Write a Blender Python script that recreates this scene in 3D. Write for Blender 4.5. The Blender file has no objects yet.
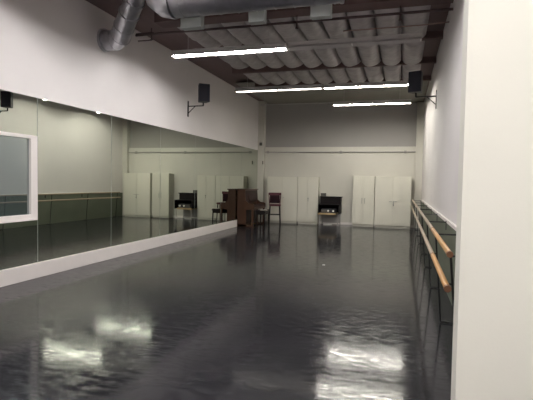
import bpy, bmesh, math, random
from mathutils import Vector, Matrix, noise
random.seed(7)
PI = math.pi
col = bpy.context.scene.collection

# ------------------------------------------------------------------ materials
def mat(name, color, rough=0.6, metal=0.0, spec=0.5, var=0.0, vscale=4.0, bump=0.0, bscale=40.0,
        rvar=0.0, stretch=(1, 1, 1), emit=None, estr=0.0):
    m = bpy.data.materials.new(name)
    m.use_nodes = True
    nt = m.node_tree
    b = nt.nodes['Principled BSDF']
    b.inputs['Base Color'].default_value = (*color, 1)
    b.inputs['Roughness'].default_value = rough
    b.inputs['Metallic'].default_value = metal
    b.inputs['Specular IOR Level'].default_value = spec
    tc = nt.nodes.new('ShaderNodeTexCoord')
    mp = nt.nodes.new('ShaderNodeMapping')
    mp.inputs['Scale'].default_value = stretch
    nt.links.new(tc.outputs['Object'], mp.inputs['Vector'])
    def noi(scale, detail=4):
        n = nt.nodes.new('ShaderNodeTexNoise')
        n.inputs['Scale'].default_value = scale
        n.inputs['Detail'].default_value = detail
        nt.links.new(mp.outputs['Vector'], n.inputs['Vector'])
        return n
    if var > 0:
        n = noi(vscale)
        r = nt.nodes.new('ShaderNodeMapRange')
        r.inputs['From Min'].default_value = 0.3
        r.inputs['From Max'].default_value = 0.7
        r.inputs['To Min'].default_value = 1 - var
        r.inputs['To Max'].default_value = 1 + var
        nt.links.new(n.outputs['Fac'], r.inputs['Value'])
        mx = nt.nodes.new('ShaderNodeVectorMath')
        mx.operation = 'SCALE'
        mx.inputs[0].default_value = color
        nt.links.new(r.outputs['Result'], mx.inputs['Scale'])
        nt.links.new(mx.outputs['Vector'], b.inputs['Base Color'])
    if rvar > 0:
        n = noi(vscale * 2.3)
        r = nt.nodes.new('ShaderNodeMapRange')
        r.inputs['From Min'].default_value = 0.3
        r.inputs['From Max'].default_value = 0.7
        r.inputs['To Min'].default_value = max(0.02, rough - rvar)
        r.inputs['To Max'].default_value = rough + rvar
        nt.links.new(n.outputs['Fac'], r.inputs['Value'])
        nt.links.new(r.outputs['Result'], b.inputs['Roughness'])
    if bump > 0:
        n = noi(bscale)
        bp = nt.nodes.new('ShaderNodeBump')
        bp.inputs['Strength'].default_value = bump
        bp.inputs['Distance'].default_value = 0.01
        nt.links.new(n.outputs['Fac'], bp.inputs['Height'])
        nt.links.new(bp.outputs['Normal'], b.inputs['Normal'])
    if emit:
        b.inputs['Emission Color'].default_value = (*emit, 1)
        b.inputs['Emission Strength'].default_value = estr
    return m

def mirror_mat(name, tint, rough=0.0):
    m = bpy.data.materials.new(name)
    m.use_nodes = True
    nt = m.node_tree
    nt.nodes.remove(nt.nodes['Principled BSDF'])
    g = nt.nodes.new('ShaderNodeBsdfGlossy')
    g.inputs['Color'].default_value = (*tint, 1)
    g.inputs['Roughness'].default_value = rough
    nt.links.new(g.outputs[0], nt.nodes['Material Output'].inputs['Surface'])
    return m

TUBE = 122.0
M = {
 'wall': mat('painted_wall', (0.76, 0.725, 0.715), 0.75, var=0.02, vscale=1.2, bump=0.05, bscale=60),
 'wall_back': mat('painted_back_wall', (0.61, 0.59, 0.535), 0.75, var=0.02, vscale=1.5, bump=0.05, bscale=60),
 'wall_high': mat('upper_wall_shade_grey', (0.36, 0.345, 0.33), 0.8, var=0.02, vscale=1.5),  # greyish paint, darkened to stand for the shade above the hooded lights
 'near': mat('painted_partition', (0.77, 0.76, 0.69), 0.7, var=0.015, vscale=2, bump=0.05, bscale=80),
 'white': mat('white_paint', (0.84, 0.79, 0.76), 0.5, var=0.02),
 'wains': mat('green_grey_panel', (0.15, 0.165, 0.125), 0.62, spec=0.25, var=0.05, vscale=2),
 'deck': mat('brown_roof_deck', (0.17, 0.115, 0.115), 0.75, var=0.12, vscale=3, stretch=(1, .2, 1)),
 'beam': mat('brown_beam_wood', (0.12, 0.075, 0.07), 0.7, var=0.12, vscale=5, stretch=(.2, 1, 1)),
 'soffit': mat('grey_ceiling_panel', (0.24, 0.23, 0.20), 0.8, var=0.05, vscale=1.5),
 'batt': mat('quilted_insulation', (0.40, 0.37, 0.37), 0.45, var=0.14, vscale=5, bump=0.6, bscale=9, stretch=(1, 2.2, 1)),
 'duct': mat('galvanized_steel', (0.50, 0.50, 0.54), 0.33, metal=0.9, var=0.12, vscale=6, bump=0.15, bscale=12),
 'register': mat('pale_grey_metal', (0.30, 0.32, 0.31), 0.5, var=0.04),
 'pipe': mat('dark_red_pipe', (0.06, 0.035, 0.035), 0.5, var=0.1),
 'pipe_pale': mat('dull_red_conduit', (0.26, 0.17, 0.15), 0.5, var=0.1),
 'fixture': mat('fixture_enamel', (0.45, 0.43, 0.42), 0.4, var=0.03),
 'socket': mat('socket_plastic', (0.75, 0.73, 0.70), 0.4, var=0.02),
 'tube_near': mat('tube_cool', (0.9, 0.9, 0.9), 0.3, emit=(0.985, 0.955, 0.94), estr=TUBE * 1.15),
 'tube_far': mat('tube_warm', (0.9, 0.9, 0.9), 0.3, emit=(1.0, 0.965, 0.86), estr=TUBE),
 'tube_dim': mat('tube_worn', (0.9, 0.9, 0.9), 0.3, emit=(1.0, 0.93, 0.84), estr=TUBE * 0.1),
 'black': mat('black_plastic', (0.018, 0.018, 0.024), 0.5, var=0.1),
 'grille': mat('speaker_cloth', (0.03, 0.03, 0.042), 0.85, var=0.1, bump=0.3, bscale=300),
 'blackmetal': mat('black_steel', (0.02, 0.02, 0.022), 0.45, metal=0.3, var=0.1),
 'mirror': mirror_mat('mirror_glass', (0.66, 0.695, 0.63)),
 'mirroredge': mat('mirror_edge', (0.26, 0.29, 0.26), 0.4, var=0.03),
 'cab': mat('cream_laminate', (0.64, 0.62, 0.54), 0.45, var=0.02, vscale=2),
 'cabdoor': mat('cream_door_laminate', (0.70, 0.68, 0.595), 0.42, var=0.02, vscale=2),
 'chrome': mat('brushed_nickel', (0.35, 0.35, 0.33), 0.35, metal=0.8, var=0.05),
 'piano': mat('brown_piano_wood', (0.06, 0.026, 0.014), 0.35, spec=0.3, var=0.2, vscale=6, stretch=(1, 1, .15)),
 'pianodark': mat('dark_piano_wood', (0.026, 0.010, 0.010), 0.4, spec=0.25, var=0.2, vscale=6),
 'ivory': mat('ivory_keys', (0.7, 0.66, 0.55), 0.35, var=0.03),
 'ebony': mat('ebony_wood', (0.013, 0.009, 0.009), 0.5, spec=0.2, var=0.1),
 'tan': mat('tan_paper', (0.62, 0.50, 0.33), 0.6, var=0.1, vscale=20),
 'brass': mat('brass_metal', (0.5, 0.35, 0.12), 0.35, metal=0.9, var=0.05),
 'red': mat('dark_red_vinyl', (0.07, 0.006, 0.014), 0.45, var=0.15, vscale=8),
 'reddark': mat('blackish_red_vinyl', (0.016, 0.005, 0.008), 0.7, spec=0.15, var=0.15, vscale=8),  # near-black red for the stool's back pad and the bench cushion
 'stereo': mat('dark_brown_laminate', (0.010, 0.007, 0.008), 0.6, spec=0.2, var=0.15),
 'shelf': mat('tan_shelf_wood', (0.50, 0.36, 0.19), 0.5, var=0.1, vscale=15, stretch=(.3, 1, 1)),
 'honey': mat('honey_wood', (0.52, 0.265, 0.075), 0.35, var=0.14, vscale=14, stretch=(1, .12, 1)),
 'pale': mat('pale_wood', (0.40, 0.31, 0.22), 0.4, var=0.1, vscale=14, stretch=(1, .12, 1)),
 'endcap': mat('dark_rubber', (0.22, 0.10, 0.05), 0.5, var=0.1),
 'dark': mat('dark_box_plastic', (0.09, 0.085, 0.075), 0.5, var=0.05),
 'small_white': mat('plain_white', (0.8, 0.79, 0.74), 0.5, var=0.03),
}

def floor_mat():
    m = bpy.data.materials.new('charcoal_dance_vinyl')
    m.use_nodes = True
    nt = m.node_tree; L = nt.links.new
    b = nt.nodes['Principled BSDF']
    tc = nt.nodes.new('ShaderNodeTexCoord')
    def noi(scale, detail, stretch=(1, 1, 1), rough=0.5):
        mp = nt.nodes.new('ShaderNodeMapping'); mp.inputs['Scale'].default_value = stretch
        L(tc.outputs['Object'], mp.inputs['Vector'])
        n = nt.nodes.new('ShaderNodeTexNoise'); n.inputs['Scale'].default_value = scale
        n.inputs['Detail'].default_value = detail; n.inputs['Roughness'].default_value = rough
        L(mp.outputs['Vector'], n.inputs['Vector']); return n
    def rng(n, a, c, f0=0.3, f1=0.7):
        r = nt.nodes.new('ShaderNodeMapRange')
        r.inputs['From Min'].default_value = f0; r.inputs['From Max'].default_value = f1
        r.inputs['To Min'].default_value = a; r.inputs['To Max'].default_value = c
        L(n.outputs['Fac'], r.inputs['Value']); return r
    n1 = noi(0.9, 5)
    r1 = rng(n1, 0.82, 1.22)
    sc = nt.nodes.new('ShaderNodeVectorMath'); sc.operation = 'SCALE'
    sc.inputs[0].default_value = (0.0225, 0.0225, 0.0265)
    L(r1.outputs['Result'], sc.inputs['Scale']); L(sc.outputs['Vector'], b.inputs['Base Color'])
    n2 = noi(11, 9, (.5, 1.5, 1), 0.8)
    r2 = rng(n2, 0.04, 0.26, 0.42, 0.62)
    L(r2.outputs['Result'], b.inputs['Roughness'])
    n3 = noi(18, 5, (.45, 1.2, 1), 0.6)
    bp = nt.nodes.new('ShaderNodeBump'); bp.inputs['Strength'].default_value = 1.0
    bp.inputs['Distance'].default_value = 0.00045
    L(n3.outputs['Fac'], bp.inputs['Height']); L(bp.outputs['Normal'], b.inputs['Normal'])
    b.inputs['Specular IOR Level'].default_value = 0.14
    return m
M['floor'] = floor_mat()

def pane_mat():
    m = bpy.data.materials.new('window_glass')
    m.use_nodes = True
    nt = m.node_tree
    b = nt.nodes['Principled BSDF']
    b.inputs['Base Color'].default_value = (0.055, 0.075, 0.085, 1)
    b.inputs['Roughness'].default_value = 0.02
    g = nt.nodes.new('ShaderNodeBsdfGlossy')
    g.inputs['Color'].default_value = (0.66, 0.74, 0.74, 1); g.inputs['Roughness'].default_value = 0.01
    mx = nt.nodes.new('ShaderNodeMixShader'); mx.inputs[0].default_value = 0.52
    nt.links.new(b.outputs[0], mx.inputs[1]); nt.links.new(g.outputs[0], mx.inputs[2])
    nt.links.new(mx.outputs[0], nt.nodes['Material Output'].inputs['Surface'])
    return m
M['pane'] = pane_mat()

# ------------------------------------------------------------------ mesh helpers
def box(bm, x0, x1, y0, y1, z0, z1, bev=0.0, rot=None):
    """axis aligned box; rot = (Matrix, pivot) applied afterwards"""
    r = bmesh.ops.create_cube(bm, size=1.0)
    vs = r['verts']
    for v in vs:
        v.co = Vector(((x0 + x1) / 2 + v.co.x * (x1 - x0), (y0 + y1) / 2 + v.co.y * (y1 - y0),
                       (z0 + z1) / 2 + v.co.z * (z1 - z0)))
    if bev > 0:
        es = set()
        for v in vs:
            for e in v.link_edges: es.add(e)
        rb = bmesh.ops.bevel(bm, geom=list(es), offset=bev, segments=2, affect='EDGES', profile=0.6)
        vs = list({v for f in rb['faces'] for v in f.verts} | {v for v in vs if v.is_valid})
    if rot:
        mt, pv = rot
        pv = Vector(pv)
        for v in vs:
            if v.is_valid: v.co = mt @ (v.co - pv) + pv
    return vs

def tube(bm, pts, r, seg=12, caps=True, radii=None):
    """round tube along a polyline"""
    pts = [Vector(p) for p in pts]
    rings = []
    up = None
    for i, p in enumerate(pts):
        if i == 0: d = pts[1] - pts[0]
        elif i == len(pts) - 1: d = pts[-1] - pts[-2]
        else: d = (pts[i + 1] - p).normalized() + (p - pts[i - 1]).normalized()
        d.normalize()
        if up is None:
            up = Vector((0, 0, 1)) if abs(d.z) < 0.9 else Vector((1, 0, 0))
        u = d.cross(up).normalized(); w = u.cross(d).normalized()
        up = w
        rr = radii[i] if radii else r
        if 0 < i < len(pts) - 1:
            a = (pts[i + 1] - p).angle(p - pts[i - 1])
            k = 1 / max(0.5, math.cos(a / 2))
        else: k = 1
        rings.append([bm.verts.new(p + (u * math.cos(t) + w * math.sin(t)) * rr)
                      for t in [2 * PI * j / seg for j in range(seg)]])
    for a, b in zip(rings, rings[1:]):
        for j in range(seg):
            bm.faces.new((a[j], a[(j + 1) % seg], b[(j + 1) % seg], b[j]))
    if caps:
        bm.faces.new(list(reversed(rings[0]))); bm.faces.new(rings[-1])

def prism(bm, prof, axis, a0, a1):
    """extrude a closed 2D outline along an axis: 'x' outline=(y,z); 'y' outline=(x,z); 'z' outline=(x,y)"""
    def P(u, v, a):
        return {'x': (a, u, v), 'y': (u, a, v), 'z': (u, v, a)}[axis]
    A = [bm.verts.new(P(u, v, a0)) for u, v in prof]
    B = [bm.verts.new(P(u, v, a1)) for u, v in prof]
    n = len(prof)
    bm.faces.new(A); bm.faces.new(list(reversed(B)))
    for i in range(n):
        bm.faces.new((A[i], B[i], B[(i + 1) % n], A[(i + 1) % n]))

def obj(name, bm, m, parent=None, origin=None, smooth=False):
    bmesh.ops.recalc_face_normals(bm, faces=bm.faces[:])
    me = bpy.data.meshes.new(name)
    if origin is not None:
        bmesh.ops.translate(bm, vec=-Vector(origin), verts=bm.verts[:])
    bm.to_mesh(me); bm.free()
    me.materials.append(m if not isinstance(m, str) else M[m])
    if smooth:
        for p in me.polygons: p.use_smooth = True
        try: me.set_sharp_from_angle(angle=math.radians(40))
        except Exception: pass
    o = bpy.data.objects.new(name, me)
    col.objects.link(o)
    if origin is not None: o.location = origin
    if parent: o.parent = parent
    return o

def N(): return bmesh.new()

def part(name, m, parent, fn, smooth=False, label=None):
    bm = N(); fn(bm)
    o = obj(name, bm, m, parent, smooth=smooth)
    if label: o['label'] = label
    return o

def thing(name, label, cat, loc=(0, 0, 0), rz=0, group=None):
    o = bpy.data.objects.new(name, None); col.objects.link(o)
    o.location = loc; o.rotation_euler = (0, 0, rz); o.empty_display_size = 0.1
    o['label'] = label; o['category'] = cat
    if group: o['group'] = group
    return o

def tag(o, label, cat, group=None):
    o['label'] = label; o['category'] = cat
    if group: o['group'] = group
    return o

def struct(name, m, fn, smooth=False, label=None, parent=None):
    bm = N(); fn(bm)
    o = obj(name, bm, m, parent, smooth=smooth)
    if parent is None:
        o['kind'] = 'structure'
        o['category'] = name.split('_')[0].split('.')[0]
        o['label'] = label or name
    return o

def copy_tree(o, parent=None):
    c = o.copy(); col.objects.link(c)
    if parent: c.parent = parent
    for ch in list(o.children): copy_tree(ch, c)
    return c

# ------------------------------------------------------------------ room dimensions (metres)
XL, XR, D = -5.582, 0.706, 17.863
ZK, ZM = 0.242, 2.868          # top of kick base, top of mirrors
ZW = 1.02                      # top of green panelling
YB, XE = -1.8, 2.4             # end wall behind the viewer, entry side wall
def zc(x): return 4.829 + (x - XL) / (XR - XL) * (4.640 - 4.829)

# ------------------------------------------------------------------ shell
struct('floor', 'floor', lambda b: box(b, XL - .1, XE + .1, YB - .1, D + .1, -0.1, 0),
       label='glossy charcoal dance vinyl floor of the studio')
struct('ceiling', 'deck', lambda b: prism(b, [(XL - .1, zc(XL - .1)), (XE + .1, zc(XE + .1)), (XE + .1, 5.1), (XL - .1, 5.1)],
       'y', YB - .1, D + .1), label='brown roof deck above the beams and ducts')
struct('wall_left', 'wall', lambda b: box(b, XL - .2, XL, YB, D, 0, 5.0), label='pale painted left wall above the mirrors')
struct('wall_right', 'wall', lambda b: box(b, XR, XR + .2, 2.0, D, 0, 5.0), label='pale right wall above the green-grey panelling')
struct('wall_back', 'wall_high', lambda b: box(b, XL - .2, XR + .2, D, D + .2, 0, 5.0), label='far wall, its upper part coloured darker for the shade above the lights')
struct('wall_far_lower', 'wall_back', lambda b: box(b, -5.33, 0.47, D - .05, D, 0, 3.0, 0.004), label='cream lower part of the far wall behind the cabinets')
def parti(b):
    box(b, 0.236, XE + .1, 2.0, 2.16, 0, 5.0)
struct('wall_near_right', 'near', parti, label='plain cream partition wall at the right edge of the view')
struct('wall_entry', 'near', lambda b: box(b, XE, XE + .2, YB, 2.0, 0, 5.0), label='entry side wall outside the view')
struct('wall_behind', 'wall', lambda b: box(b, XL - .2, XE + .2, YB - .2, YB, 0, 5.0), label='end wall behind the viewer')
struct('trim_1', 'wall_back', lambda b: box(b, XL, -5.33, 17.62, D, 0, 4.83), label='pale column in the far left corner')
struct('trim_2', 'wall_back', lambda b: box(b, 0.47, XR, 17.66, D, 0, 4.6), label='pale column in the far right corner')
struct('baseboard_left', 'white', lambda b: box(b, XL, XL + .03, YB, 17.60, 0, ZK, 0.006), label='tall white kick base under the mirrors')
struct('baseboard_back', 'white', lambda b: box(b, -5.33, 0.47, D - .062, D - .05, 0, .09, 0.003), label='low pale skirting at the foot of the far wall')
struct('trim_3', 'wains', lambda b: box(b, XR - .02, XR, 2.16, 17.66, 0.0, ZW), label='green-grey panelling along the foot of the right wall')
struct('trim_4', 'white', lambda b: box(b, XR - .032, XR, 2.16, 17.66, ZW, ZW + .05, 0.004), label='white cap rail on the green-grey panelling')
# rear grey ceiling panel
struct('ceiling', 'soffit', lambda b: prism(b, [(-5.15, 4.70), (XR - .04, 4.62), (XR - .04, 4.625), (-5.15, 4.74)], 'y', 13.80, D),
       label='smooth grey ceiling panel over the far end')

# window on the mirror wall
wf = struct('window_1', 'white', lambda b: None, label='white framed interior window at the left edge of the view') if False else None
def frame(b):
    y0, y1, z0, z1, w, x0, x1 = 3.35, 5.94, 0.955, 2.262, 0.135, XL + .004, XL + .055
    box(b, x0, x1, y0, y0 + w, z0, z1, 0.005); box(b, x0, x1, y1 - w, y1, z0, z1, 0.005)
    box(b, x0, x1, y0 + w, y1 - w, z0, z0 + .075, 0.005); box(b, x0, x1, y0 + w, y1 - w, z1 - .055, z1, 0.005)
    box(b, XL + .01, XL + .072, y0 + .02, y1 - .02, z0 - .02, z0 + .012, 0.004)
wf = struct('window_1', 'white', frame, label='white framed interior window at the left edge of the view')
pn = struct('window_pane', 'pane', lambda b: box(b, XL + .006, XL + .016, 3.35 + .13, 5.94 - .13, 1.025, 2.212), parent=wf)
pn['label'] = 'blue-grey reflecting glass pane'

# ------------------------------------------------------------------ mirrors
edges = [YB + .02, 0.14, 2.09, 4.04, 5.992, 7.93, 9.865, 11.80, 13.735, 15.67, 17.60]
names = [None, None, None,
         'mirror panel partly behind the white framed window, first in view from the left',
         'tall mirror panel just right of the white framed window',
         'tall mirror panel, second to the right of the window frame',
         'tall mirror panel, third to the right of the window frame',
         'tall mirror panel, fourth to the right of the window frame',
         'tall mirror panel just before the piano, its left neighbour',
         'narrow-looking mirror panel behind the piano, last before the corner column']
for i in range(3, 10):
    y0, y1 = edges[i] + .005, edges[i + 1] - .005
    o = obj('mirror_panel', (lambda b: (box(b, XL + .001, XL + .0045, y0, y1, ZK, ZM), b)[1])(N()), 'mirror')
    # the mirror's body is silvered; its edge shows as a pale line
    tag(o, names[i], 'mirror', 'mirror panels along the left wall')
    e = part('edge_strip', 'mirroredge', o, lambda b: box(b, XL + .001, XL + .006, y1 - .001, y1 + .007, ZK, ZM))

# ------------------------------------------------------------------ ceiling beams
def beam(y, zb, h, w, label, x0=-4.45, x1=XR, m='beam'):
    o = obj('ceiling_beam', (lambda b: (prism(b, [(x0, zb), (x1, zb), (x1, zc(x1)), (x0, zc(x0))], 'y', y - w / 2, y + w / 2), b)[1])(N()), m)
    tag(o, label, 'beam', 'beams across the ceiling')
beam(7.78, 4.50, .27, .34, 'deep dark beam across the ceiling behind the round duct')
beam(9.80, 4.50, .25, .11, 'dark beam across the ceiling above the nearest row of strip lights')
beam(11.70, 4.50, .25, .11, 'reddish brown beam across the ceiling between first and second rows of strip lights')
beam(13.70, 4.52, .20, .11, 'dark beam across the ceiling behind the second row of strip lights')
beam(5.6, 4.50, .25, .11, 'dark beam above the near part of the studio')

# insulation batts
def batt_mesh(L, W=0.462, seed=0):
    bm = N(); nx, ny = 12, 22
    g = []
    for j in range(ny + 1):
        row = []
        v = j / ny * 2 - 1
        for i in range(nx + 1):
            u = i / nx * 2 - 1
            s = (max(0, 1 - abs(u) ** 2.6)) ** 0.6 * (max(0, 1 - abs(v) ** 5)) ** 0.5
            z = -0.20 * s + 0.022 * s * noise.noise(Vector((u * 1.2 + seed * 7, v * 5, seed))) \
                + 0.012 * s * math.sin(v * 9 + 2.0 * noise.noise(Vector((u, v * 2, seed + 3))))
            row.append(bm.verts.new((u * W / 2 * (1 - .02 * abs(v)), v * L / 2, z)))
        g.append(row)
    top = {}
    for j in range(ny):
        for i in range(nx):
            bm.faces.new((g[j][i], g[j][i + 1], g[j + 1][i + 1], g[j + 1][i]))
    # flat back
    a = [bm.verts.new((s * W / 2, t * L / 2, 0.06)) for s, t in ((-1, -1), (1, -1), (1, 1), (-1, 1))]
    bm.faces.new(a)
    return bm
ordn = ['first', 'second', 'third', 'fourth', 'fifth', 'sixth', 'seventh', 'eighth', 'ninth', 'tenth']
rows_b = [(7.94, 9.74, 'just behind the deep dark beam'),
          (9.87, 11.64, 'just in front of the reddish brown beam'),
          (11.77, 13.64, 'just behind the reddish brown beam')]
for k, (y0, y1, txt) in enumerate(rows_b):
    protos = []
    for s in range(3):
        bm = batt_mesh(y1 - y0, seed=k * 3 + s)
        me_o = obj('insulation_batt', bm, 'batt', smooth=True)
        protos.append(me_o)
    for i in range(10):
        x = -4.12 + i * 0.475
        o = protos[i] if i < 3 else protos[i % 3].copy()
        if i >= 3: col.objects.link(o)
        o.location = (x, (y0 + y1) / 2, zc(x) - 0.075)
        tag(o, 'quilted insulation batt, %s from left, %s' % (ordn[i], txt), 'insulation',
            'insulation batts sagging between the beams')

# ------------------------------------------------------------------ fluorescent strips
def make_light(L, tubes, mt, label, group='fluorescent strip lights'):
    """origin at left end, centre line of tubes; length L along X"""
    t = thing('fluorescent_light', label, 'strip light', group=group)
    part('housing', 'fixture', t, lambda b: box(b, 0.0, L, -.055, .055, .012, .085, .005))
    def refl(b):
        prof = [(-.105, -.036), (-.055, .012), (.055, .012), (.105, -.036),
                (.105, -.032), (.057, .016), (-.057, .016), (-.105, -.032)]
        prism(b, prof, 'x', 0.0, L)
    part('reflector', 'fixture', t, refl)
    h = L / 2
    for xx in (0.012, h, L - .012):
        part('lamp_socket', 'socket', t, lambda b: box(b, xx - .012, xx + .012, -.06, .06, -.034, .013, .003))
    for xa, xb in ((.025, h - .014), (h + .014, L - .025)):
        for s in tubes:
            part('lamp_tube', mt, t, lambda b: tube(b, [(xa, s, -.014), (xb, s, -.014)], .0165, 8), smooth=True)
    return t
def rods(t, xs, top, z):
    for x in xs:
        part('hanging_rod', 'fixture', t, lambda b: tube(b, [(x, 0, .085), (x, 0, top - z)], .005, 6))
def place_light(x, y, z, L, tubes, mt, label):
    t = make_light(L, tubes, mt, label); t.location = (x, y, z)
    rods(t, (.35, L - .35), zc(x + L / 2) - .02, z)
    return t
Z = 4.19
two = (-.034, .034)
place_light(-4.63, 8.66, Z, 2.44, two, 'tube_near', 'brightly lit strip light nearest to the viewer, upper left')
place_light(-2.17, 8.66, Z, 2.44, two, 'fixture', 'unlit grey strip light in line with the nearest lit one, to its right')
place_light(-4.64, 12.46, Z, 2.50, (.034,), 'tube_dim', 'thin lit strip light at the left half of the middle row')
place_light(-2.10, 12.46, Z, 2.30, two, 'tube_far', 'bright strip light at the right half of the middle row, ending at the speaker')
place_light(-2.24, 15.22, Z, 2.46, two, 'tube_far', 'lit strip light farthest away, near the far wall')
place_light(-4.63, 4.86, Z, 2.44, two, 'tube_near', 'lit strip light above the near part of the studio, left half')
place_light(-2.17, 4.86, Z, 2.44, two, 'tube_near', 'lit strip light above the near part of the studio, right half')
place_light(-2.6, -0.55, Z, 2.44, two, 'tube_near', 'unseen strip light added behind the viewer to brighten the partition, left half')  # unseen pair behind the viewer, added and placed to brighten the near partition
place_light(-0.14, -0.55, Z, 2.44, two, 'tube_near', 'unseen strip light added behind the viewer to brighten the partition, right half')
cd = obj('electrical_conduit', (lambda b: (tube(b, [(-4.75, 15.22, Z + .06), (-2.245, 15.22, Z + .06)], .016, 8), b)[1])(N()), 'fixture', smooth=True)
tag(cd, 'thin grey conduit running left from the farthest strip light', 'conduit')
part('hanging_rod', 'fixture', cd, lambda b: [tube(b, [(x, 15.22, Z + .07), (x, 15.22, 4.70)], .005, 6) for x in (-4.6,)])

# ------------------------------------------------------------------ ducts
def ribs(b, x0, x1, y, z, r, step, w=.012, h=.008):
    n = int((x1 - x0) / step)
    for i in range(n + 1):
        x = x0 + i * step
        tube(b, [(x - w / 2, y, z), (x + w / 2, y, z)], r + h, 28)
t = thing('round_duct', 'large silver spiral air duct across the top of the view', 'duct', (0, 6.52, 4.40))
part('duct_body', 'duct', t, lambda b: tube(b, [(-3.45, 0, 0), (-.90, 0, 0)], .27, 28), smooth=True)
for k in range(9):
    x = -3.30 + k * .29
    part('seam_ring', 'duct', t, lambda b: tube(b, [(x - .006, 0, 0), (x + .006, 0, 0)], .277, 28), smooth=True)
part('elbow', 'duct', t, lambda b: tube(b, [(-3.45, 0, 0), (-3.60, 0, .02), (-3.72, 0, .10), (-3.78, 0, .22), (-3.79, 0, .33)], .27, 24,
     radii=[.285, .275, .25, .20, .17]), smooth=True)
part('end_cap', 'duct', t, lambda b: tube(b, [(-.90, 0, 0), (-.86, 0, 0)], .28, 28), smooth=False)
for xa, xb in ((-3.42, -3.07), (-2.29, -2.04), (-1.34, -1.04)):
    part('register', 'register', t, lambda b: [box(b, xa, xb, .12, .26, -.40, -.20, .008)] +
         [box(b, xa + .02, xb - .02, .255, .268, -.38 + k * .03, -.37 + k * .03) for k in range(5)], label='pale grey vent box')
for x in (-3.2, -1.6):
    part('duct_strap', 'duct', t, lambda b: box(b, x - .015, x + .015, -.015, .015, .265, zc(x) - 4.395))

t = thing('elbow_duct', 'silver duct elbow coming out of the left wall and turning up to the roof', 'duct', (XL, 7.68, 4.27))
path = [(.0, 0, 0), (.26, .0, -.02), (.44, -.10, .02), (.62, -.26, .13), (.86, -.46, .28), (1.06, -.62, .42), (1.11, -.66, .52)]
part('duct_body', 'duct', t, lambda b: tube(b, path, .19, 24, radii=[.185, .185, .185, .18, .175, .17, .165]), smooth=True)
part('wall_collar', 'duct', t, lambda b: tube(b, [(0, 0, 0), (.05, 0, 0)], .215, 28), smooth=True)
for i in (1, 2, 3, 4, 5):
    p0 = Vector(path[i]); d = (Vector(path[i + 1]) - Vector(path[i - 1])).normalized()
    part('joint_ring', 'duct', t, lambda b: tube(b, [p0 - d * .008, p0 + d * .008], .193, 24), smooth=True)

# ------------------------------------------------------------------ sprinkler pipes
t = thing('sprinkler_pipe', 'dark sprinkler pipe with drop heads running across the ceiling under the duct', 'pipe', (0, 7.87, 4.38))
part('pipe_run', 'pipe', t, lambda b: tube(b, [(-5.0, 0, 0), (XR, 0, 0)], .022, 12), smooth=True)
for x in (-4.66, -1.82, -.10):
    part('sprinkler_head', 'pipe', t, lambda b: (tube(b, [(x, 0, -.015), (x, 0, -.10)], .014, 8),
         tube(b, [(x, 0, -.10), (x, 0, -.108)], .03, 10), tube(b, [(x, 0, .02), (x, 0, .12)], .008, 6)))
part('side_branch', 'pipe', t, lambda b: (tube(b, [(-4.95, 0, -.11), (-4.66, 0, -.11)], .012, 8), box(b, -4.98, -4.62, -.03, .03, .0, .03)))
o = obj('red_conduit', (lambda b: (tube(b, [(-1.1, 8.5, 4.37), (.2, 8.5, 4.37), (XR, 8.5, 4.39)], .011, 8), b)[1])(N()), 'pipe_pale', smooth=True)
tag(o, 'thin dull red conduit below the insulation, ending at the right wall', 'conduit')
# conduit on far wall with couplings
o = obj('wall_conduit', (lambda b: (tube(b, [(-5.32, D - .085, 2.80), (.46, D - .085, 2.80)], .022, 10), b)[1])(N()), 'wall_high', smooth=True)
tag(o, 'grey painted pipe running level along the far wall above the cabinets', 'pipe')
for x in (-5.2, -2.28, .1):
    part('coupling', 'wall_high', o, lambda b: box(b, x - .045, x + .045, D - .115, D - .0505, 2.755, 2.85, .006))
o = obj('junction_box', (lambda b: (box(b, -5.50, -5.40, 17.56, 17.62, 3.05, 3.17, .006), b)[1])(N()), 'dark')
tag(o, 'small dark box high on the far left corner column', 'electrical box')
part('conduit_stub', 'wall_high', o, lambda b: tube(b, [(-5.45, 17.6, 3.17), (-5.45, 17.6, 3.24)], .012, 8))
o = obj('wall_switch', (lambda b: (box(b, -5.375, -5.34, 17.585, 17.62, 2.30, 2.44, .004), b)[1])(N()), 'dark')
tag(o, 'small dark plate low on the far left corner column', 'switch')

# ------------------------------------------------------------------ wall speakers
def speaker(name_label, side, x_wall, y, yaw, bracket_label):
    """side: +1 arm goes towards +X, -1 towards -X"""
    t = thing('wall_speaker', name_label, 'speaker', (x_wall + side * .45, y, 3.93), yaw)
    def cabi(b):
        prism(b, [(-.15, -.11), (.15, -.11), (.11, .12), (-.11, .12)], 'z', -.235, .235)
        bmesh.ops.bevel(b, geom=b.edges[:], offset=.008, segments=2, affect='EDGES')
    part('cabinet', 'black', t, cabi)
    part('grille', 'grille', t, lambda b: box(b, -.138, .138, -.124, -.1105, -.222, .222, .006))
    br = thing('speaker_bracket', bracket_label, 'bracket', (x_wall, y, 3.52))
    part('wall_plate', 'blackmetal', br, lambda b: box(b, min(0, side * .02), max(0, side * .02), -.025, .025, -.20, .22, .003))
    part('arm', 'blackmetal', br, lambda b: (tube(b, [(side * .02, 0, .08), (side * .45, 0, .08)], .014, 8),
         tube(b, [(side * .45, 0, .075), (side * .45, 0, .171)], .02, 10)))
    part('diagonal_strut', 'blackmetal', br, lambda b: tube(b, [(side * .02, 0, -.10), (side * .22, 0, .08)], .011, 8))
speaker('black wall speaker hanging above the mirrors on the left wall', 1, XL, 11.32, math.radians(40),
        'black wall bracket holding the speaker above the mirrors')
speaker('black wall speaker beside the right wall at the end of the strip light', -1, XR, 11.08, math.radians(-20),
        'black wall bracket holding the speaker on the right wall')

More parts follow.
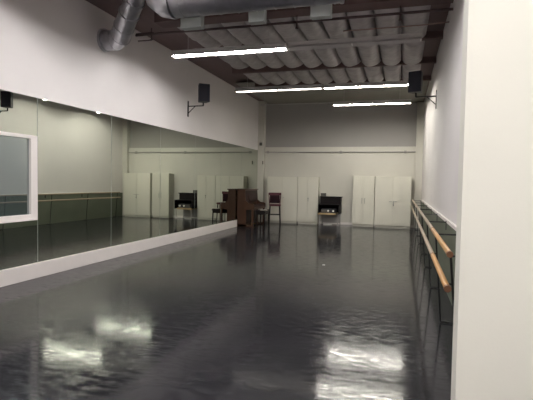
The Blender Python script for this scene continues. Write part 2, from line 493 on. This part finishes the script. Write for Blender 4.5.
# ------------------------------------------------------------------ cabinets
def cabinet(label, x0, x1, yf, h, handle, grooves=False, seams=None):
    w = x1 - x0
    t = thing('storage_cabinet', label, 'cabinet', (x0, yf, 0))
    dp = D - .055 - yf - (.008)
    part('body', 'cab', t, lambda b: (box(b, 0, w, .022, dp, .07, h, .004), box(b, .02, w - .02, .05, dp, 0, .07)))
    for s in (0, 1):
        a, c = (0.004, w / 2 - .005) if s == 0 else (w / 2 + .005, w - .004)
        def door(b):
            if not grooves:
                box(b, a, c, 0, .02, .085, h - .004, .003)
            else:
                n = 5; st = (c - a) / n
                for k in range(n):
                    box(b, a + k * st, a + (k + 1) * st, 0.0, .02, .085, h - .004, .005)
        d = part('door', 'cabdoor', t, door)
        hx = w / 2 - .05 if s == 0 else w / 2 + .05
        if handle == 'lever':
            if s == 1:
                part('handle', 'chrome', d, lambda b: (box(b, w / 2 + .015, w / 2 + .04, -.012, 0, .80, .98, .003),
                     tube(b, [(w / 2 + .028, -.012, .97), (w / 2 + .028, -.04, .97), (w / 2 + .15, -.04, .97)], .008, 8),
                     tube(b, [(w / 2 + .028, -.014, .84), (w / 2 + .028, 0, .84)], .024, 12)))
            else:
                part('handle', 'chrome', d, lambda b: tube(b, [(w / 2 - .03, -.0, .97), (w / 2 - .03, -.04, .97), (w / 2 - .13, -.04, .97)], .008, 8))
        elif handle == 'bow':
            part('handle', 'chrome', d, lambda b: tube(b, [(hx, 0, 1.06), (hx + .0, -.03, 1.045), (hx, -.035, .96), (hx, -.03, .875), (hx, 0, .86)], .008, 8))
        elif handle == 'knob' and s == 1:
            part('handle', 'chrome', d, lambda b: (tube(b, [(hx - .03, 0, 1.0), (hx - .03, -.03, 1.0)], .022, 12),
                 box(b, hx - .04, hx - .02, -.008, 0, .88, 1.02, .002)))
        elif handle == 'small':
            part('handle', 'chrome', d, lambda b: tube(b, [(hx, 0, 1.0), (hx, -.025, 1.0)], .014, 10))
cabinet('wide cream cabinet in the far left corner behind the red stool', -5.08, -3.868, 17.36, 1.815, 'small')
cabinet('narrow cream cabinet just left of the dark stereo stand', -3.858, -3.06, 17.36, 1.82, 'knob')
cabinet('narrow cream cabinet with ribbed doors right of the middle of the far wall', -1.75, -.95, 17.36, 1.89, 'bow', grooves=True)
cabinet('wide cream cabinet with lever handle beside the far end of the barres', -.93, .34, 17.24, 1.88, 'lever')

# ------------------------------------------------------------------ stereo stand
t = thing('stereo_stand', 'dark stereo stand with tan shelf against the far wall between the cabinets', 'stand', (-2.98, 17.02, 0))
W = .78
def sides(b):
    for x in (0, W - .025):
        prism(b, [(0, .44), (0, .80), (.42, .80), (.42, 1.05), (.775, 1.05), (.775, .44)], 'x', x, x + .025)
part('side_panel', 'stereo', t, sides)
part('back_panel', 'stereo', t, lambda b: box(b, .025, W - .025, .75, .775, .44, 1.05))
part('top_board', 'stereo', t, lambda b: box(b, -.01, W + .03, .40, .78, 1.05, 1.085, .004))
part('deck_board', 'stereo', t, lambda b: (box(b, .025, W - .025, .02, .42, .775, .80, .003), box(b, .025, W - .025, .42, .445, .80, 1.05)))
part('shelf', 'shelf', t, lambda b: box(b, .0, W - .13, -.03, .75, .415, .475, .006), label='tan wooden shelf')
for x in (.03, W - .06):
    for y in (.05, .72):
        part('leg', 'fixture', t, lambda b: box(b, x, x + .03, y, y + .03, 0, .415, .004), label='pale leg')
part('modesty_panel', 'fixture', t, lambda b: box(b, .06, W - .06, .735, .75, .06, .41))
rc = thing('stereo_receiver', 'dark stereo receiver with two silver knobs on the tan shelf', 'stereo', (-2.88, 17.08, .475))
part('case', 'black', rc, lambda b: box(b, 0, .54, 0, .35, .006, .16, .006))
for x in (.27, .46):
    part('knob', 'small_white', rc, lambda b: tube(b, [(x, -.002, .085), (x, -.03, .085)], .036, 16), label='silver knob')
part('faceplate', 'dark', rc, lambda b: box(b, .01, .22, -.006, 0, .03, .13, .002))
bx = obj('storage_box', (lambda b: (box(b, -2.97, -2.80, 17.5, 17.7, 1.085, 1.19, .005), b)[1])(N()), 'dark')
tag(bx, 'small grey box on the left end of the stereo stand top', 'box')
part('lid', 'dark', bx, lambda b: box(b, -2.975, -2.795, 17.495, 17.705, 1.19, 1.205, .003))
ps = obj('power_strip', (lambda b: (box(b, -2.82, -2.50, 17.3, 17.36, 0, .035, .006), b)[1])(N()), 'small_white')
tag(ps, 'small white power strip on the floor under the stereo stand', 'power strip')

# ------------------------------------------------------------------ piano
PX, PY = XL + .042, 15.22
t = thing('upright_piano', 'brown upright piano standing against the mirrors in the far left corner', 'piano', (PX - .008, PY, 0))
PL = 1.42
def body(b):
    box(b, 0.0, .28, .035, PL - .035, .10, 1.29, .006)
part('case', 'piano', t, body)
for y in (0, PL - .04):
    def cheek(b):
        prism(b, [(0, .0), (.33, .0), (.33, .60), (.60, .62), (.62, .66), (.62, .79), (.56, .83), (.42, .84), (.31, .93), (.285, 1.30), (0, 1.30)], 'y', y, y + .04)
    part('side_panel', 'piano', t, cheek)
part('lid', 'piano', t, lambda b: box(b, -.010, .325, -.015, PL + .015, 1.30, 1.335, .008))
part('front_panel', 'pianodark', t, lambda b: box(b, .28, .298, .05, PL - .05, .86, 1.27, .004))
part('lower_panel', 'pianodark', t, lambda b: box(b, .28, .298, .05, PL - .05, .12, .60, .004))
part('key_bed', 'piano', t, lambda b: box(b, .30, .615, .041, PL - .041, .62, .70, .006))
part('white_keys', 'ivory', t, lambda b: [box(b, .42, .58, .08 + k * .0242, .08 + k * .0242 + .0225, .70, .728, .002) for k in range(52)])
part('black_keys', 'ebony', t, lambda b: [box(b, .42, .52, .08 + k * .0242 + .0165, .08 + k * .0242 + .031, .729, .742, .001)
     for k in range(51) if k % 7 not in (2, 6)])
part('fallboard', 'pianodark', t, lambda b: (box(b, .36, .60, .041, PL - .041, .748, .768, .006), box(b, .585, .60, .041, PL - .041, .70, .748)))
part('music_desk', 'pianodark', t, lambda b: (box(b, .32, .335, .35, PL - .35, .93, 1.20, .004, (Matrix.Rotation(math.radians(-10), 3, 'Y'), (.33, 0, .93))),
     box(b, .32, .37, .35, PL - .35, .92, .935, .003)))
for y in (.0, PL - .06):
    part('leg', 'piano', t, lambda b: (box(b, .53, .60, y, y + .06, .05, .618, .01), box(b, .34, .62, y, y + .06, 0.0, .06, .012)))
part('toe_block', 'piano', t, lambda b: box(b, 0.0, .36, .0, PL, 0, .10, .008))
for dy in (-.1, 0, .1):
    part('pedal', 'brass', t, lambda b: box(b, .315, .43, PL / 2 + dy - .018, PL / 2 + dy + .018, .055, .07, .005))

# bench
t = thing('piano_bench', 'dark wooden piano bench in front of the brown upright piano', 'bench', (-4.77, 15.74, 0), math.radians(4))
part('seat', 'ebony', t, lambda b: box(b, -.18, .18, -.38, .38, .53, .575, .012))
part('apron', 'ebony', t, lambda b: (box(b, -.15, .15, -.34, -.32, .44, .53), box(b, -.15, .15, .32, .34, .44, .53),
     box(b, -.16, -.14, -.34, .34, .44, .53), box(b, .14, .16, -.34, .34, .44, .53)))
for sx in (-1, 1):
    for sy in (-1, 1):
        part('leg', 'ebony', t, lambda b: tube(b, [(sx * .145, sy * .33, .53), (sx * .15, sy * .34, .25), (sx * .155, sy * .345, 0)], .022, 8, radii=[.026, .022, .016]), smooth=True)
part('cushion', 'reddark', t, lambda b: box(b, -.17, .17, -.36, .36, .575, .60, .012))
mb = thing('music_book', 'open tan music book lying on the piano bench', 'book', (-4.66, 15.52, .601), math.radians(25))
part('pages', 'small_white', mb, lambda b: (prism(b, [(-.13, 0), (-.12, .012), (-.05, .018), (0, .008), (.05, .018), (.12, .012), (.13, 0)], 'y', -.10, .10)))
part('cover', 'tan', mb, lambda b: (box(b, -.137, .137, -.105, .105, -.0005, .003)))

# stool chair
t = thing('bar_stool', 'dark red high-backed bar stool between the piano and the cabinet', 'stool', (-4.55, 16.60, 0), math.radians(18))
part('seat', 'red', t, lambda b: box(b, -.22, .22, -.20, .22, .70, .775, .03))
def backrest(b):
    prof = []
    for k in range(9):
        a = k / 8; prof.append((-.245 + .49 * a, .20 + .05 * (1 - (2 * a - 1) ** 2)))
    for k in range(9):
        a = 1 - k / 8; prof.append((-.245 + .49 * a, .155 + .05 * (1 - (2 * a - 1) ** 2)))
    prism(b, prof, 'z', 1.10, 1.20)
    bmesh.ops.bevel(b, geom=b.edges[:], offset=.01, segments=2, affect='EDGES')
part('top_rail', 'red', t, backrest)
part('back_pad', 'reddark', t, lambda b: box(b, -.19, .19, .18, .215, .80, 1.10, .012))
for s in (-1, 1):
    part('back_post', 'red', t, lambda b: tube(b, [(s * .20, .19, .74), (s * .225, .205, 1.12)], .018, 8))
for sx in (-1, 1):
    for sy in (-1, 1):
        part('leg', 'ebony', t, lambda b: tube(b, [(sx * .18, sy * .16 + .01, .71), (sx * .21, sy * .19 + .01, 0)], .018, 8, radii=[.022, .016]), smooth=True)
def rung(b):
    z = .38; q = .195; r_ = .175
    for a, c in (((-q, -r_), (q, -r_)), ((q, -r_), (q, r_ + .02)), ((q, r_ + .02), (-q, r_ + .02)), ((-q, r_ + .02), (-q, -r_))):
        tube(b, [(a[0], a[1], z), (c[0], c[1], z)], .012, 8)
part('foot_rail', 'ebony', t, rung)

# ------------------------------------------------------------------ barres
X1, Z1, X2, Z2 = .383, 1.05, .345, .8375
OFF = Vector((-XR, -3.9, 0))
def shift(o): o.location = OFF; return o
def bracket(parent, y, endp=False):
    def f(b):
        tube(b, [(XR - .035, y, Z1 - .018), (X1 + .03, y, Z1 - .018), (X1, y, Z1 - .03)], .009, 8)      # arm to the wall
        box(b, XR - .042, XR - .0325, y - .02, y + .02, Z1 - .14, Z1 + .0, .002)                       # wall plate
        tube(b, [(X1 + .012, y, Z1 - .028), (X1 + .03, y, Z2 - .03), (.475, y, .02)], .0095, 8)           # post
        tube(b, [(X1 + .03, y, Z2 - .035), (X2, y, Z2 - .030)], .008, 8)                                 # stub to lower rail
        tube(b, [(.475, y, .014), (.60, y, .012)], .008, 8)                                              # foot
        tube(b, [(.59, y, .0), (.59, y, .006)], .03, 12)
    shift(part('bracket', 'blackmetal', parent, f, smooth=True))
def rail(parent, x, z, y0, y1, m):
    r = part('rail', m, parent, lambda b: tube(b, [(x, y0, z), (x, y1, z)], .0235, 16), smooth=True)
    shift(r)
    if m == 'honey': r['label'] = 'honey-coloured near length of rail'
    else: r['label'] = 'pale far length of rail'
    return r
def ring(parent, x, z, y, m='endcap', L=.05, r=.025):
    shift(part('joint_sleeve', m, parent, lambda b: tube(b, [(x, y - L / 2, z), (x, y + L / 2, z)], r, 16), smooth=True))
ys = [3.93, 5.62, 7.5, 9.35, 11.1, 13.05, 14.95, 16.85]
t = thing('ballet_barre', 'double wooden ballet barre on black brackets along the right wall', 'barre', (XR, 3.9, 0))
BARRE = t
rail(t, X1, Z1, 3.88, 6.03, 'honey'); rail(t, X2, Z2, 3.58, 5.30, 'honey')
for x, z, y in ((X1, Z1, 3.90), (X2, Z2, 3.60)): ring(t, x, z, y, 'endcap', .045, .026)
for x, z, y in ((X1, Z1, 6.0), (X2, Z2, 5.27)): ring(t, x, z, y)
for y in ys[:2]: bracket(t, y)
t2 = t
rail(t2, X1, Z1, 6.032, 17.0, 'pale'); rail(t2, X2, Z2, 5.302, 17.0, 'pale')
for x, z in ((X1, Z1), (X2, Z2)):
    for y in (9.5, 13.2): ring(t2, x, z, y, 'pale', .06, .026)
for y in ys[2:]: bracket(t2, y)

# tiny white fleck on the floor
o = obj('floor_fleck', (lambda b: (box(b, -1.44, -1.39, 8.82, 8.88, 0.0, .004), b)[1])(N()), 'small_white')
tag(o, 'tiny white fleck on the middle of the dark floor', 'small_white')

# ------------------------------------------------------------------ camera
Rr = Vector((0.9590462450342008, 0.28272171567979937, 0.017283847050658274))
Ru = Vector((-0.027704721729278473, 0.03290252514188949, 0.9990745078487343))
Rf = Vector((-0.28189137673881254, 0.9586374994346706, -0.03938776964920552))
cam = bpy.data.cameras.new('camera')
co = bpy.data.objects.new('camera', cam); col.objects.link(co)
mw = Matrix.Identity(4)
for i in range(3):
    mw[i][0] = Rr[i]; mw[i][1] = Ru[i]; mw[i][2] = -Rf[i]
mw[2][3] = 1.6
co.matrix_world = mw
cam.sensor_fit = 'HORIZONTAL'; cam.sensor_width = 36.0
cam.lens = 458.169 / 533 * 36.0
cam.clip_start = 0.05
sc = bpy.context.scene
sc.camera = co

# ------------------------------------------------------------------ world and view
w = bpy.data.worlds.new('world'); sc.world = w
w.use_nodes = True
w.node_tree.nodes['Background'].inputs[0].default_value = (0.0, 0.0, 0.0, 1)
sc.view_settings.view_transform = 'Standard'
sc.view_settings.look = 'None'
sc.view_settings.gamma = 1.0
sc.view_settings.use_curve_mapping = False
sc.view_settings.exposure = 0.0
sc.cycles.max_bounces = 10
sc.cycles.diffuse_bounces = 6
sc.cycles.glossy_bounces = 6
